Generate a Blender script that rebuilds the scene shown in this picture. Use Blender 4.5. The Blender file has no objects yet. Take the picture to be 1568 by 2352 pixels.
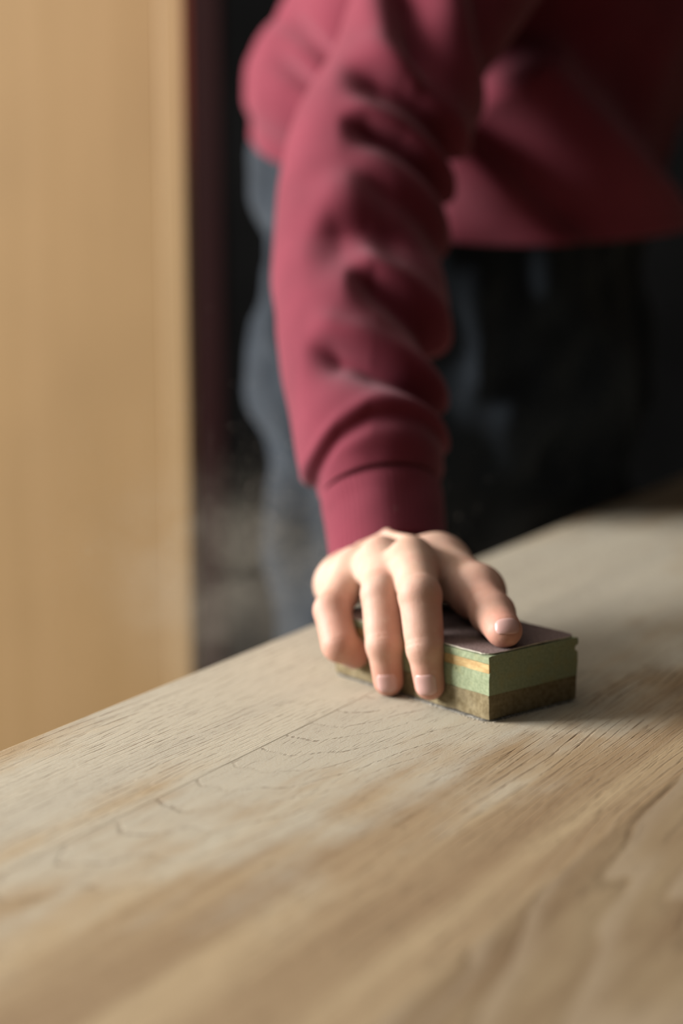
import bpy, bmesh, math, random
import numpy as np
from mathutils import Vector, Matrix

random.seed(4); np.random.seed(4)
scene = bpy.context.scene
COL = scene.collection

# ------------------------------------------------------------------ camera
TZ = 0.75                      # table top height
CAMZ = TZ + 0.257              # camera height
FPX = 4100.0                   # focal length in pixels of the 1568x2352 frame
PITCH = math.atan((1176 - 460) / FPX)
cam_d = bpy.data.cameras.new('camera')
cam = bpy.data.objects.new('camera', cam_d); COL.objects.link(cam)
cam.location = (0, 0, CAMZ)
cam.rotation_euler = (math.pi / 2 - PITCH, 0, 0)
cam_d.sensor_fit = 'VERTICAL'; cam_d.sensor_height = 36.0
cam_d.lens = FPX / 2352 * 36.0
cam_d.clip_start = 0.02
cam_d.dof.use_dof = True
cam_d.dof.focus_distance = 0.858
cam_d.dof.aperture_fstop = 2.9
scene.camera = cam

# ------------------------------------------------------------------ light
scene.view_settings.view_transform = 'Standard'
scene.view_settings.look = 'None'
scene.view_settings.gamma = 1.0
scene.view_settings.use_curve_mapping = False
scene.view_settings.exposure = 0.0
cy = scene.cycles
cy.max_bounces = 4; cy.diffuse_bounces = 2; cy.glossy_bounces = 2; cy.transmission_bounces = 2; cy.volume_bounces = 0; cy.transparent_max_bounces = 4
cy.volume_step_rate = 2.0
world = bpy.data.worlds.new('world'); scene.world = world
world.use_nodes = True
world.node_tree.nodes['Background'].inputs[0].default_value = (0.75, 0.85, 1.0, 1)
world.node_tree.nodes['Background'].inputs[1].default_value = 0.002
WIN = dict(y0=0.35, y1=2.35, z0=1.15, z1=2.90, x=-3.40)   # daylight window in the left wall
ld = bpy.data.lights.new('window_daylight', 'AREA')
ld.shape = 'RECTANGLE'; ld.size = WIN['z1'] - WIN['z0'] - 0.06; ld.size_y = WIN['y1'] - WIN['y0'] - 0.06
ld.energy = 425.0; ld.color = (1.0, 0.975, 0.95)
lo = bpy.data.objects.new('window_daylight', ld); COL.objects.link(lo)
lo.location = (WIN['x'] + 0.012, (WIN['y0'] + WIN['y1']) / 2, (WIN['z0'] + WIN['z1']) / 2)
lo.rotation_euler = (0, -math.pi / 2, 0)

# ------------------------------------------------------------------ helpers
cP, sP = math.cos(PITCH), math.sin(PITCH)
CAM = np.array([0, 0, CAMZ])
def P(px, py, dep):
    """world point seen at frame position (px, py) at forward distance dep (m)"""
    x = (px - 784) / FPX; u = -(py - 1176) / FPX
    return CAM + dep * np.array([x, cP + u * sP, -sP + u * cP])
def onz(px, py, z=TZ):
    d = P(px, py, 1.0) - CAM
    return CAM + d * ((z - CAMZ) / d[2])

def link(name, me, mat=None, parent=None, smooth=False):
    o = bpy.data.objects.new(name, me); COL.objects.link(o)
    if mat is not None and len(me.materials) == 0: me.materials.append(mat)
    if parent is not None: o.parent = parent
    if smooth:
        me.polygons.foreach_set('use_smooth', np.ones(len(me.polygons), dtype=bool))
    return o
def empty(name, loc=(0, 0, 0), rz=0.0):
    o = bpy.data.objects.new(name, None); COL.objects.link(o)
    o.location = loc; o.rotation_euler = (0, 0, rz); o.empty_display_size = 0.1
    return o
def tag(o, label=None, cat=None, group=None, kind=None):
    if label: o['label'] = label
    if cat: o['category'] = cat
    if group: o['group'] = group
    if kind: o['kind'] = kind
    return o
def pydata(name, V, F):
    me = bpy.data.meshes.new(name)
    me.from_pydata([tuple(v) for v in V], [], [tuple(f) for f in F]); me.update()
    return me
def fast_mesh(name, V, F):
    """V (n,3) array, F (m,4) quad array"""
    me = bpy.data.meshes.new(name)
    V = np.asarray(V, dtype=np.float32); F = np.asarray(F, dtype=np.int32)
    me.vertices.add(len(V)); me.vertices.foreach_set('co', V.ravel())
    me.loops.add(F.size); me.loops.foreach_set('vertex_index', F.ravel())
    me.polygons.add(len(F))
    me.polygons.foreach_set('loop_start', np.arange(0, F.size, F.shape[1], dtype=np.int32))
    me.update(calc_edges=True); me.validate()
    return me
def box_bm(bm, x0, x1, y0, y1, z0, z1):
    vs = [bm.verts.new(p) for p in ((x0,y0,z0),(x1,y0,z0),(x1,y1,z0),(x0,y1,z0),(x0,y0,z1),(x1,y0,z1),(x1,y1,z1),(x0,y1,z1))]
    for f in ((0,3,2,1),(4,5,6,7),(0,1,5,4),(1,2,6,5),(2,3,7,6),(3,0,4,7)):
        bm.faces.new([vs[i] for i in f])
def box_me(name, boxes, bevel=0.0, seg=2):
    bm = bmesh.new()
    for b in boxes: box_bm(bm, *b)
    if bevel > 0:
        bmesh.ops.bevel(bm, geom=bm.edges[:], offset=bevel, segments=seg, affect='EDGES', profile=0.6)
    me = bpy.data.meshes.new(name); bm.to_mesh(me); bm.free()
    return me

# ---- node helper
class NT:
    def __init__(self, name):
        self.m = bpy.data.materials.new(name); self.m.use_nodes = True
        self.t = self.m.node_tree; self.n = self.t.nodes
        self.b = self.n['Principled BSDF']; self.out = self.n['Material Output']
    def add(self, typ, **kw):
        n = self.n.new(typ)
        for k, v in kw.items(): setattr(n, k, v)
        return n
    def set(self, sock, v):
        if isinstance(v, bpy.types.NodeSocket): self.t.links.new(v, sock)
        else: sock.default_value = v
    def math(self, op, a, b=0.0, c=0.0, clamp=False):
        n = self.add('ShaderNodeMath', operation=op); n.use_clamp = clamp
        for s, v in zip(n.inputs, (a, b, c)): self.set(s, v)
        return n.outputs[0]
    def mix(self, f, a, b, blend='MIX'):
        n = self.add('ShaderNodeMix', data_type='RGBA', blend_type=blend)
        self.set(n.inputs[0], f); self.set(n.inputs[6], a); self.set(n.inputs[7], b)
        return n.outputs[2]
    def noise(self, vec, scale, detail=2.0, rough=0.5, dist=0.0):
        n = self.add('ShaderNodeTexNoise'); self.set(n.inputs['Vector'], vec)
        n.inputs['Scale'].default_value = scale; n.inputs['Detail'].default_value = detail
        n.inputs['Roughness'].default_value = rough; n.inputs['Distortion'].default_value = dist
        return n.outputs['Fac']
    def ramp(self, v, stops):
        n = self.add('ShaderNodeValToRGB'); self.set(n.inputs[0], v)
        e = n.color_ramp.elements
        while len(e) < len(stops): e.new(0.5)
        for i, (p, c) in enumerate(stops):
            e[i].position = p; e[i].color = c if len(c) == 4 else (*c, 1)
        return n.outputs[0]
    def smooth(self, v, a, b):
        n = self.add('ShaderNodeMapRange', interpolation_type='SMOOTHSTEP')
        self.set(n.inputs[0], v); n.inputs[1].default_value = a; n.inputs[2].default_value = b
        n.inputs[3].default_value = 0; n.inputs[4].default_value = 1
        return n.outputs[0]
    def scale(self, vec, s, loc=(0, 0, 0), rot=(0, 0, 0)):
        n = self.add('ShaderNodeMapping'); self.set(n.inputs[0], vec)
        n.inputs['Scale'].default_value = s; n.inputs['Location'].default_value = loc; n.inputs['Rotation'].default_value = rot
        return n.outputs[0]
    def obj(self): return self.add('ShaderNodeTexCoord').outputs['Object']
    def bump(self, h, strength, dist, normal=None):
        n = self.add('ShaderNodeBump'); n.inputs['Strength'].default_value = strength; n.inputs['Distance'].default_value = dist
        self.set(n.inputs['Height'], h)
        if normal is not None: self.set(n.inputs['Normal'], normal)
        return n.outputs[0]
    def base(self, c): self.set(self.b.inputs['Base Color'], c if isinstance(c, bpy.types.NodeSocket) or len(c) == 4 else (*c, 1))
    def rough(self, v): self.set(self.b.inputs['Roughness'], v)
    def spec(self, v): self.set(self.b.inputs['Specular IOR Level'], v)
    def normal(self, v): self.set(self.b.inputs['Normal'], v)

def simple_mat(name, col, rough=0.8, var=0.15, scale=8.0, spec=0.3, bump=0.0, bscale=400.0):
    t = NT(name); o = t.obj()
    f = t.noise(o, scale, 4, 0.6)
    d = tuple(c * (1 - var) for c in col); l = tuple(min(1, c * (1 + var)) for c in col)
    t.base(t.mix(t.smooth(f, 0.3, 0.7), (*d, 1), (*l, 1))); t.rough(rough); t.spec(spec)
    if bump > 0: t.normal(t.bump(t.noise(o, bscale, 3, 0.6), bump, 0.001))
    return t.m

# ---- isosurface helpers (body, clothes)
def surface_nets(F, org, h):
    S = F < 0
    nx, ny, nz = F.shape
    acc = np.zeros((nx - 1, ny - 1, nz - 1, 3), dtype=np.float32)
    cnt = np.zeros((nx - 1, ny - 1, nz - 1), dtype=np.int16)
    corners = [(i, j, k) for i in (0, 1) for j in (0, 1) for k in (0, 1)]
    def sl(a, c): return a[c[0]:nx - 1 + c[0], c[1]:ny - 1 + c[1], c[2]:nz - 1 + c[2]]
    for ca in corners:
        for ax in range(3):
            if ca[ax]: continue
            cb = list(ca); cb[ax] = 1
            m = sl(S, ca) != sl(S, cb)
            idx = np.nonzero(m)
            if not len(idx[0]): continue
            fa = sl(F, ca)[idx]; fb = sl(F, cb)[idx]
            t = fa / (fa - fb)
            for d in range(3):
                acc[..., d][idx] += ca[d] + (t if d == ax else 0)
            cnt[idx] += 1
    cells = np.nonzero(cnt > 0)
    vid = -np.ones(cnt.shape, dtype=np.int64)
    vid[cells] = np.arange(len(cells[0]))
    V = acc[cells] / cnt[cells][:, None]
    V = (V + np.stack(cells, 1)) * h + np.asarray(org)
    faces = []
    for ax in range(3):
        a, b = [(1, 2), (2, 0), (0, 1)][ax]
        sh = [slice(None)] * 3; sh2 = [slice(None)] * 3
        sh[ax] = slice(0, -1); sh2[ax] = slice(1, None)
        m = S[tuple(sh)] != S[tuple(sh2)]
        idx = np.array(np.nonzero(m)).T
        ok = (idx[:, a] > 0) & (idx[:, b] > 0) & (idx[:, a] < F.shape[a] - 1) & (idx[:, b] < F.shape[b] - 1)
        idx = idx[ok]
        def cell(da, db):
            q = idx.copy(); q[:, a] += da; q[:, b] += db
            return vid[q[:, 0], q[:, 1], q[:, 2]]
        q = np.stack([cell(-1, -1), cell(0, -1), cell(0, 0), cell(-1, 0)], 1)
        flip = ~S[idx[:, 0], idx[:, 1], idx[:, 2]]
        q[flip] = q[flip][:, ::-1]
        faces.append(q)
    Fq = np.concatenate(faces); Fq = Fq[(Fq >= 0).all(1)]
    return V, Fq
def smin(a, b, k):
    h = np.maximum(k - np.abs(a - b), 0) / k
    return np.minimum(a, b) - h * h * k * 0.25
def cone(X, a, b, ra, rb, flat=None):
    """rounded tapered capsule; flat=(axis, factor) squeezes the section along a direction"""
    a = np.asarray(a, float); b = np.asarray(b, float)
    if flat is not None:
        ax = np.asarray(flat[0], float); ax = ax / np.linalg.norm(ax); fac = flat[1]
        dlt = ((X - a) @ ax)
        ab = b - a
        tt = np.clip(((X - a) @ ab) / (ab @ ab), 0, 1)
        dc = dlt - tt * (ab @ ax)
        X = X + (dc * (1 / fac - 1))[..., None] * ax
    ab = b - a
    t = np.clip(((X - a) @ ab) / (ab @ ab), 0, 1)
    d = np.linalg.norm(X - (a + t[..., None] * ab), axis=-1)
    return d - (ra + (rb - ra) * t)
def grid(lo, hi, h):
    n = np.ceil((np.asarray(hi) - np.asarray(lo)) / h).astype(int) + 1
    ax = [lo[i] + h * np.arange(n[i]) for i in range(3)]
    return np.stack(np.meshgrid(*ax, indexing='ij'), -1).astype(np.float64)
_VN = {}
def vnoise(X, scale, seed=0):
    """smooth 3-D value noise in -1..1"""
    if seed not in _VN: _VN[seed] = np.random.RandomState(seed).rand(32, 32, 32) * 2 - 1
    r = _VN[seed]
    Y = X * scale; i = np.floor(Y).astype(int); f = Y - i; f = f * f * (3 - 2 * f)
    out = 0
    for dx in (0, 1):
        for dy in (0, 1):
            for dz in (0, 1):
                w = (f[..., 0] if dx else 1 - f[..., 0]) * (f[..., 1] if dy else 1 - f[..., 1]) * (f[..., 2] if dz else 1 - f[..., 2])
                out = out + w * r[(i[..., 0] + dx) % 32, (i[..., 1] + dy) % 32, (i[..., 2] + dz) % 32]
    return out
def sparse_field(fn, lo, hi, h, m=4):
    """signed field on a grid, evaluated finely only near the surface"""
    lo = np.asarray(lo, float); hc_ = h * m
    n = np.ceil((np.asarray(hi) - lo) / hc_).astype(int) + 1
    ax = [lo[i] + hc_ * np.arange(n[i]) for i in range(3)]
    C = np.stack(np.meshgrid(*ax, indexing='ij'), -1)
    Fc = fn(C.reshape(-1, 3)).reshape(C.shape[:3])
    F = np.repeat(np.repeat(np.repeat(Fc, m, 0), m, 1), m, 2)
    near = np.nonzero(np.abs(F) < hc_ * 2.6)
    off = np.stack(near, 1)
    for i in range(0, len(off), 300000):
        q = off[i:i + 300000]
        F[q[:, 0], q[:, 1], q[:, 2]] = fn(lo + q * h)
    return F
def catmull(pts, n):
    """n samples along a Catmull-Rom curve through rows of pts (any dimension)"""
    p = np.asarray(pts, float); p = np.vstack([2 * p[0] - p[1], p, 2 * p[-1] - p[-2]])
    t = np.linspace(0, len(p) - 3 - 1e-9, n); i = t.astype(int); u = (t - i)[:, None]
    a, b, c, d = p[i], p[i + 1], p[i + 2], p[i + 3]
    return 0.5 * (2 * b + (c - a) * u + (2 * a - 5 * b + 4 * c - d) * u ** 2 + (3 * b - a - 3 * c + d) * u ** 3)

# ------------------------------------------------------------------ the setting
M_floor = simple_mat('dark_floor', (0.03, 0.026, 0.022), 0.8, 0.3, 5)
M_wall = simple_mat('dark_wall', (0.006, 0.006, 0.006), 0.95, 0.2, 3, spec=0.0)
X0, X1, Y0, Y1, ZC = -3.40, 3.2, -1.8, 4.6, 3.15
def struct(name, boxes, mat):
    return tag(link(name, box_me(name, boxes), mat), kind='structure')
struct('floor', [(X0 - .2, X1 + .2, Y0 - .2, Y1 + .2, -0.1, 0)], M_floor)
struct('ceiling', [(X0 - .2, X1 + .2, Y0 - .2, Y1 + .2, ZC, ZC + .1)], simple_mat('ceiling_paint', (0.42, 0.40, 0.37), 0.9, 0.05, 3))
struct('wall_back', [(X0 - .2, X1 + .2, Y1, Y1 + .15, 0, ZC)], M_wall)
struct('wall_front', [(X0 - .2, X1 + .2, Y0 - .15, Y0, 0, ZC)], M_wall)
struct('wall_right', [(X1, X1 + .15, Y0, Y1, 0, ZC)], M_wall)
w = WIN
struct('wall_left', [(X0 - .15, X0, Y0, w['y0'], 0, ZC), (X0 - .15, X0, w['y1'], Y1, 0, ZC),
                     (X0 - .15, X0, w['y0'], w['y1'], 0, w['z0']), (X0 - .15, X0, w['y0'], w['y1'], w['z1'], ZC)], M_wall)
M_frame = simple_mat('window_frame_paint', (0.25, 0.24, 0.22), 0.6, 0.05)
win = tag(empty('window_1', (X0, 0, 0)), kind='structure')
fr = []
for a, b, c, d in ((w['y0'], w['y1'], w['z0'], w['z0'] + .03), (w['y0'], w['y1'], w['z1'] - .03, w['z1']),
                   (w['y0'], w['y0'] + .03, w['z0'] + .03, w['z1'] - .03), (w['y1'] - .03, w['y1'], w['z0'] + .03, w['z1'] - .03)):
    fr.append((-0.07, -0.01, a, b, c, d))
link('window_frame', box_me('window_frame', fr), M_frame, win)
gt = NT('window_glass'); gt.b.inputs['Transmission Weight'].default_value = 1.0; gt.rough(0.02)
link('window_pane', box_me('window_pane', [(-0.05, -0.044, w['y0'] + .03, w['y1'] - .03, w['z0'] + .03, w['z1'] - .03)]), gt.m, win)

# ------------------------------------------------------------------ table
E1 = onz(720, 1435)                                   # a point of the far edge
EA = math.radians(29.6)
DA = np.array([math.sin(EA), math.cos(EA), 0.0])      # along the boards
DP = np.array([math.cos(EA), -math.sin(EA), 0.0])     # across, towards the camera
RZ = math.atan2(DA[1], DA[0])
BLK = onz(1000, 1520)                                 # middle of the sanded patch

def wood_mat(name, seed, y0, d0, slope, ring, tone, wob=1.0, pk_=1.0, eb=0.26, la_=0.22, warm=1.0, dusty=1.0):
    """plank timber: growth rings cut at depth d0(+slope*x) from a pith y0 across; x runs along the grain"""
    t = NT(name); o = t.obj()
    sep = t.add('ShaderNodeSeparateXYZ'); t.set(sep.inputs[0], o)
    x, y = sep.outputs[0], sep.outputs[1]
    off = (seed * 3.17, seed * 1.31, seed * 0.73)
    # wandering of the rings
    wl = t.noise(t.scale(o, (2.2, 9, 1), off), 1.0, 1.0, 0.5)
    ws = t.noise(t.scale(o, (14, 60, 1), off), 1.0, 0.0, 0.5)
    wander = t.math('ADD', t.math('MULTIPLY', t.math('SUBTRACT', wl, 0.5), 0.05 * wob), t.math('MULTIPLY', t.math('SUBTRACT', ws, 0.5), 0.006 * wob))
    yy = t.math('ADD', t.math('SUBTRACT', y, y0), wander)
    dd = t.math('ADD', t.math('MULTIPLY', x, slope), d0)
    r = t.math('SQRT', t.math('ADD', t.math('MULTIPLY', yy, yy), t.math('MULTIPLY', dd, dd)))
    ph = t.math('DIVIDE', r, ring)
    # ring widths vary
    ph = t.math('ADD', ph, t.math('MULTIPLY', t.noise(t.scale(o, (5, 34, 1), off), 1.0, 1.0), 2.6))
    fr_ = t.math('FRACT', ph)
    early = t.math('MULTIPLY', t.smooth(fr_, 0.0, 0.04), t.math('SUBTRACT', 1.0, t.smooth(fr_, eb * .5, eb)))
    late = t.smooth(fr_, 0.45, 0.98)
    # open pores: short dark dashes along the grain
    p1 = t.noise(t.scale(o, (95, 1500, 1), off), 1.0, 1.0, 0.55)
    p2 = t.noise(t.scale(o, (34, 900, 1), off), 1.0, 1.0, 0.6)
    pore = t.smooth(p1, 0.52, 0.62)
    dash = t.smooth(p2, 0.49, 0.60)
    pores = t.math('MULTIPLY', early, t.math('ADD', t.math('MULTIPLY', pore, 0.7), t.math('MULTIPLY', dash, 0.75)), clamp=True)
    brk = t.smooth(t.noise(t.scale(o, (16, 30, 1), off), 1.0, 0.0), 0.36, 0.60)
    pores = t.math('MULTIPLY', pores, t.math('ADD', 0.25, t.math('MULTIPLY', brk, 0.75)))
    pores = t.math('MULTIPLY', pores, pk_)
    fine = t.math('MULTIPLY', t.smooth(t.noise(t.scale(o, (46, 1150, 1), off), 1.0, 1.0, 0.6), 0.61, 0.71), 0.42)
    pores = t.math('MAXIMUM', pores, fine)
    # timber colour
    str_ = t.noise(t.scale(o, (1.6, 42, 1), off), 1.0, 3.0, 0.55)
    blot = t.noise(t.scale(o, (5, 11, 1), off), 1.0, 3.0, 0.55)
    c_l = (0.405 * tone, 0.302 * tone, 0.178 * tone, 1); c_d = (0.265 * tone, 0.178 * tone, 0.098 * tone, 1)
    col = t.mix(t.smooth(str_, 0.30, 0.70), c_d, c_l)
    col = t.mix(t.math('MULTIPLY', t.smooth(blot, 0.45, 0.75), 0.55 * warm), col, (0.225 * tone, 0.135 * tone, 0.070 * tone, 1))
    col = t.mix(t.math('MULTIPLY', late, la_), col, (0.46 * tone, 0.36 * tone, 0.245 * tone, 1))
    # pale sanding dust lying on the worked part of the top
    g = t.add('ShaderNodeNewGeometry').outputs['Position']
    dv = t.add('ShaderNodeVectorMath', operation='SUBTRACT'); t.set(dv.inputs[0], g); dv.inputs[1].default_value = tuple(BLK)
    rot = t.scale(dv.outputs[0], (1, 1, 1), rot=(0, 0, -RZ))
    s2 = t.add('ShaderNodeSeparateXYZ'); t.set(s2.inputs[0], rot)
    ex = t.math('DIVIDE', t.math('ADD', s2.outputs[0], -0.08), 0.52); ey = t.math('DIVIDE', t.math('ADD', s2.outputs[1], -0.025), 0.150)
    el = t.math('SQRT', t.math('ADD', t.math('MULTIPLY', ex, ex), t.math('MULTIPLY', ey, ey)))
    dn = t.noise(t.scale(rot, (9, 16, 1)), 1.0, 4.0, 0.6)
    dn2 = t.noise(t.scale(rot, (3, 45, 1), (3, 1, 0)), 1.0, 3.0, 0.6)
    em = t.math('ADD', el, t.math('ADD', t.math('MULTIPLY', t.math('SUBTRACT', dn, 0.5), 1.3), t.math('MULTIPLY', t.math('SUBTRACT', dn2, 0.5), 0.9)))
    dust = t.math('SUBTRACT', 1.0, t.smooth(em, 0.62, 1.22))
    speck = t.smooth(t.noise(o, 900, 2, 0.7), 0.35, 0.65)
    dustf = t.math('MULTIPLY', dust, t.math('ADD', 0.55, t.math('MULTIPLY', speck, 0.25)))
    dustf = t.math('MULTIPLY', dustf, dusty)
    col = t.mix(dustf, col, (0.462, 0.442, 0.362, 1))
    pk = t.math('MULTIPLY', pores, t.math('SUBTRACT', 1.0, t.math('MULTIPLY', dust, 0.22)))
    col = t.mix(pk, col, (0.115 * tone, 0.070 * tone, 0.036 * tone, 1))
    t.base(col); t.rough(t.math('ADD', 0.55, t.math('MULTIPLY', dust, 0.25))); t.spec(0.32)
    hgt = t.math('SUBTRACT', t.math('MULTIPLY', t.noise(o, 1400, 0, 0.6), 0.16), t.math('ADD', pores, t.math('MULTIPLY', early, 0.06)))
    t.normal(t.bump(hgt, 0.75, 0.0006))
    return t.m

TH = 0.030
table = tag(empty('wooden_table', (E1[0] + DP[0] * 0.40 + DA[0] * 0.12, E1[1] + DP[1] * 0.40 + DA[1] * 0.12, 0), RZ),
            'long pale oak plank table dusted with fine sawdust, sanding block on top', 'table')
LX0, LX1 = -1.05, 1.05
joints = [0.0, 0.105, 0.211, 0.292, 0.395, 0.50, 0.61, 0.71, 0.80]
specs = [ # y0, d0, slope, ring, tone, warm
    (0.30, 0.25, 0.02, 0.0034, 1.00, 0.5),
    (0.045, 0.0, -0.17, 0.0052, 0.98, 0.8),
    (0.22, 0.12, 0.03, 0.0040, 0.98, 1.1),
    (-0.02, 0.05, -0.09, 0.0095, 0.78, 1.9),
    (0.20, 0.10, 0.02, 0.0045, 0.98, 0.8),
    (0.01, 0.06, 0.08, 0.0070, 0.95, 0.8),
    (0.25, 0.10, 0.02, 0.0045, 1.0, 0.8),
    (-0.22, 0.15, 0.02, 0.0045, 0.97, 0.8)]
for i, sp in enumerate(specs):
    pc = (joints[i] + joints[i + 1]) / 2; hw = (joints[i + 1] - joints[i]) / 2 - 0.00002
    me = box_me('plank', [(LX0, LX1, -hw, hw, -TH, 0)], bevel=0.00015 if i else 0.0008, seg=2)
    m = wood_mat('oak_plank_%d' % i, i + 1.7, sp[0], sp[1], sp[2], sp[3], sp[4], warm=sp[5], pk_={1: 0.8, 3: 0.6}.get(i, 1.0), eb={1: 0.13, 3: 0.16}.get(i, 0.26), la_=0.55 if i == 3 else 0.22)
    o = link('plank', me, m, table)
    o.location = (0, 0.40 - pc, TZ)
M_under = simple_mat('oak_frame', (0.40, 0.29, 0.18), 0.7, 0.2, 20)
for sx in (-1, 1):
    for sy in (-1, 1):
        link('leg', box_me('leg', [(sx * 0.93 - .035, sx * 0.93 + .035, sy * 0.31 - .035, sy * 0.31 + .035, 0, TZ - TH - 0.0002)], 0.003), M_under, table)
for sy in (-1, 1):
    link('apron', box_me('apron', [(-0.893, 0.893, sy * 0.31 - .011, sy * 0.31 + .011, TZ - TH - .09, TZ - TH - 0.0002)], 0.001), M_under, table)
for sx in (-1, 1):
    link('apron', box_me('apron', [(sx * 0.93 - .011, sx * 0.93 + .011, -0.273, 0.273, TZ - TH - .09, TZ - TH - 0.0002)], 0.001), M_under, table)

# ------------------------------------------------------------------ sanding block
A = onz(1122, 1660)
AL = math.radians(-39.6); AR = AL + math.pi / 2
eL = np.array([math.sin(AL), math.cos(AL), 0]); eR = np.array([math.sin(AR), math.cos(AR), 0])
BL, BW, BH = 0.121, 0.0635, 0.0342
block = tag(empty('sanding_block', tuple(A + [0, 0, 0]), math.atan2(eR[1], eR[0])),
            'green foam sanding block with brown base and sandpaper, held under the hand', 'sanding block')
# local axes: x along the short end (eR), y along the long side (eL), z up

def profile_block(name, prof, y0, y1, ny, jitter, seed, mat):
    """closed section (x,z) swept along y with small irregularities, capped"""
    rs = np.random.RandomState(seed)
    n = len(prof); V = []; F = []
    ys = np.linspace(y0, y1, ny)
    for j, yv in enumerate(ys):
        for (x, z) in prof:
            q = np.array([x, yv, z])
            k = vnoise(np.array([[x * 1.3, yv, z * 1.3]]), 160, seed)[0] * jitter
            k2 = vnoise(np.array([[x, yv + 3, z]]), 420, seed + 1)[0] * jitter * 0.5
            c = np.array([BW / 2, (y0 + y1) / 2, 0.017]); d = q - c; d[1] *= 0.0; d /= (np.linalg.norm(d) + 1e-9)
            V.append(q + d * (k + k2))
    for j in range(ny - 1):
        for i in range(n):
            F.append((j * n + i, j * n + (i + 1) % n, (j + 1) * n + (i + 1) % n, (j + 1) * n + i))
    F.append(tuple(range(n - 1, -1, -1))); F.append(tuple((ny - 1) * n + i for i in range(n)))
    me = pydata(name, V, F)
    bm = bmesh.new(); bm.from_mesh(me)
    bmesh.ops.recalc_face_normals(bm, faces=bm.faces[:])
    bm.to_mesh(me); bm.free()
    return link(name, me, mat, block)
def dens(pts, step):
    out = []
    for a, b in zip(pts, pts[1:] + pts[:1]):
        a = np.array(a); b = np.array(b); k = max(1, int(np.linalg.norm(b - a) / step))
        for i in range(k): out.append(tuple(a + (b - a) * i / k))
    return out
# brown cork-rubber base
t = NT('brown_cork_rubber'); o_ = t.obj()
n1 = t.noise(o_, 300, 4, 0.7); n2 = t.noise(o_, 60, 3, 0.6)
c = t.mix(t.smooth(n1, 0.3, 0.7), (0.15, 0.115, 0.060, 1), (0.245, 0.20, 0.115, 1))
c = t.mix(t.math('MULTIPLY', t.smooth(n2, 0.5, 0.8), 0.4), c, (0.25, 0.215, 0.14, 1))
t.base(c); t.rough(0.9); t.spec(0.15); t.normal(t.bump(n1, 0.6, 0.0006)); M_cork = t.m
t = NT('green_foam'); o_ = t.obj()
n1 = t.noise(o_, 700, 3, 0.6); n2 = t.noise(t.scale(o_, (1, 1, 1.6)), 75, 4, 0.65); n3 = t.noise(o_, 190, 2, 0.5)
c = t.mix(t.smooth(n1, 0.3, 0.7), (0.215, 0.255, 0.15, 1), (0.295, 0.335, 0.21, 1))
c = t.mix(t.math('MULTIPLY', t.smooth(n2, 0.48, 0.72), 0.75), c, (0.30, 0.29, 0.14, 1))
c = t.mix(t.math('MULTIPLY', t.smooth(n3, 0.70, 0.74), 0.7), c, (0.10, 0.12, 0.06, 1))
t.base(c); t.rough(0.85); t.spec(0.2); t.normal(t.bump(n1, 0.2, 0.0003)); M_green = t.m
t = NT('ochre_glue'); o_ = t.obj()
n1 = t.noise(t.scale(o_, (1, .3, 1)), 300, 4, 0.65)
t.base(t.mix(t.smooth(n1, 0.3, 0.7), (0.36, 0.22, 0.075, 1), (0.52, 0.38, 0.17, 1))); t.rough(0.7); M_glue = t.m
t = NT('brown_sandpaper'); o_ = t.obj()
n1 = t.noise(o_, 1300, 2, 0.7); n2 = t.noise(o_, 40, 3, 0.6)
c = t.mix(t.smooth(n1, 0.35, 0.7), (0.11, 0.075, 0.070, 1), (0.27, 0.20, 0.185, 1))
c = t.mix(t.math('MULTIPLY', t.smooth(n2, 0.5, 0.75), 0.35), c, (0.17, 0.11, 0.06, 1))
t.base(c); t.rough(0.8); t.spec(0.3); t.normal(t.bump(n1, 0.7, 0.0005)); M_paper = t.m
M_backing = simple_mat('sandpaper_backing', (0.50, 0.47, 0.38), 0.9, 0.2, 400)
M_grit = simple_mat('grey_grit', (0.20, 0.19, 0.165), 0.9, 0.7, 900, bump=0.5, bscale=1500)

HZ = 0.0136
profile_block('cork_base', dens([(0.0006, 0.0012), (BW - .0006, 0.0012), (BW, HZ), (0, HZ)], .004), 0.0003, BL - 0.0003, 30, 0.0004, 3, M_cork)
prof = [(0, HZ + .0001), (BW, HZ + .0001), (BW + .0004, 0.0215), (BW + .0002, 0.0262), (BW - .0022, 0.0275), (BW - .0022, 0.0292), (BW + .0006, 0.0306), (BW + .0004, 0.0335), (BW - .0015, 0.0340),
        (0.0015, 0.0340), (-.0006, 0.0335), (-.0004, 0.0300), (0.0007, 0.0294), (0.0009, 0.0258), (-.0002, 0.0248), (-.0004, 0.0215)]
foam = profile_block('foam_pad', dens(prof, .004), 0.0, BL, 40, 0.00028, 8, M_green)
# ochre glue in the grooves
for sx, x0, x1 in ((0, -0.00005, 0.0016), (1, BW - .0030, BW - .0016)):
    pr = [(x0, 0.0250), (x1, 0.0250), (x1, 0.0297), (x0, 0.0297)] if not sx else [(x0, 0.0262), (x1, 0.0265), (x1 + .0004, 0.0303), (x0, 0.0306)]
    go = profile_block('glue_line', dens(pr, .003), 0.0004, BL - .0004, 40, 0.00025, 21 + sx, M_glue)
    go['label'] = 'ochre line of dried glue along the long side of the green foam'
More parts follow.
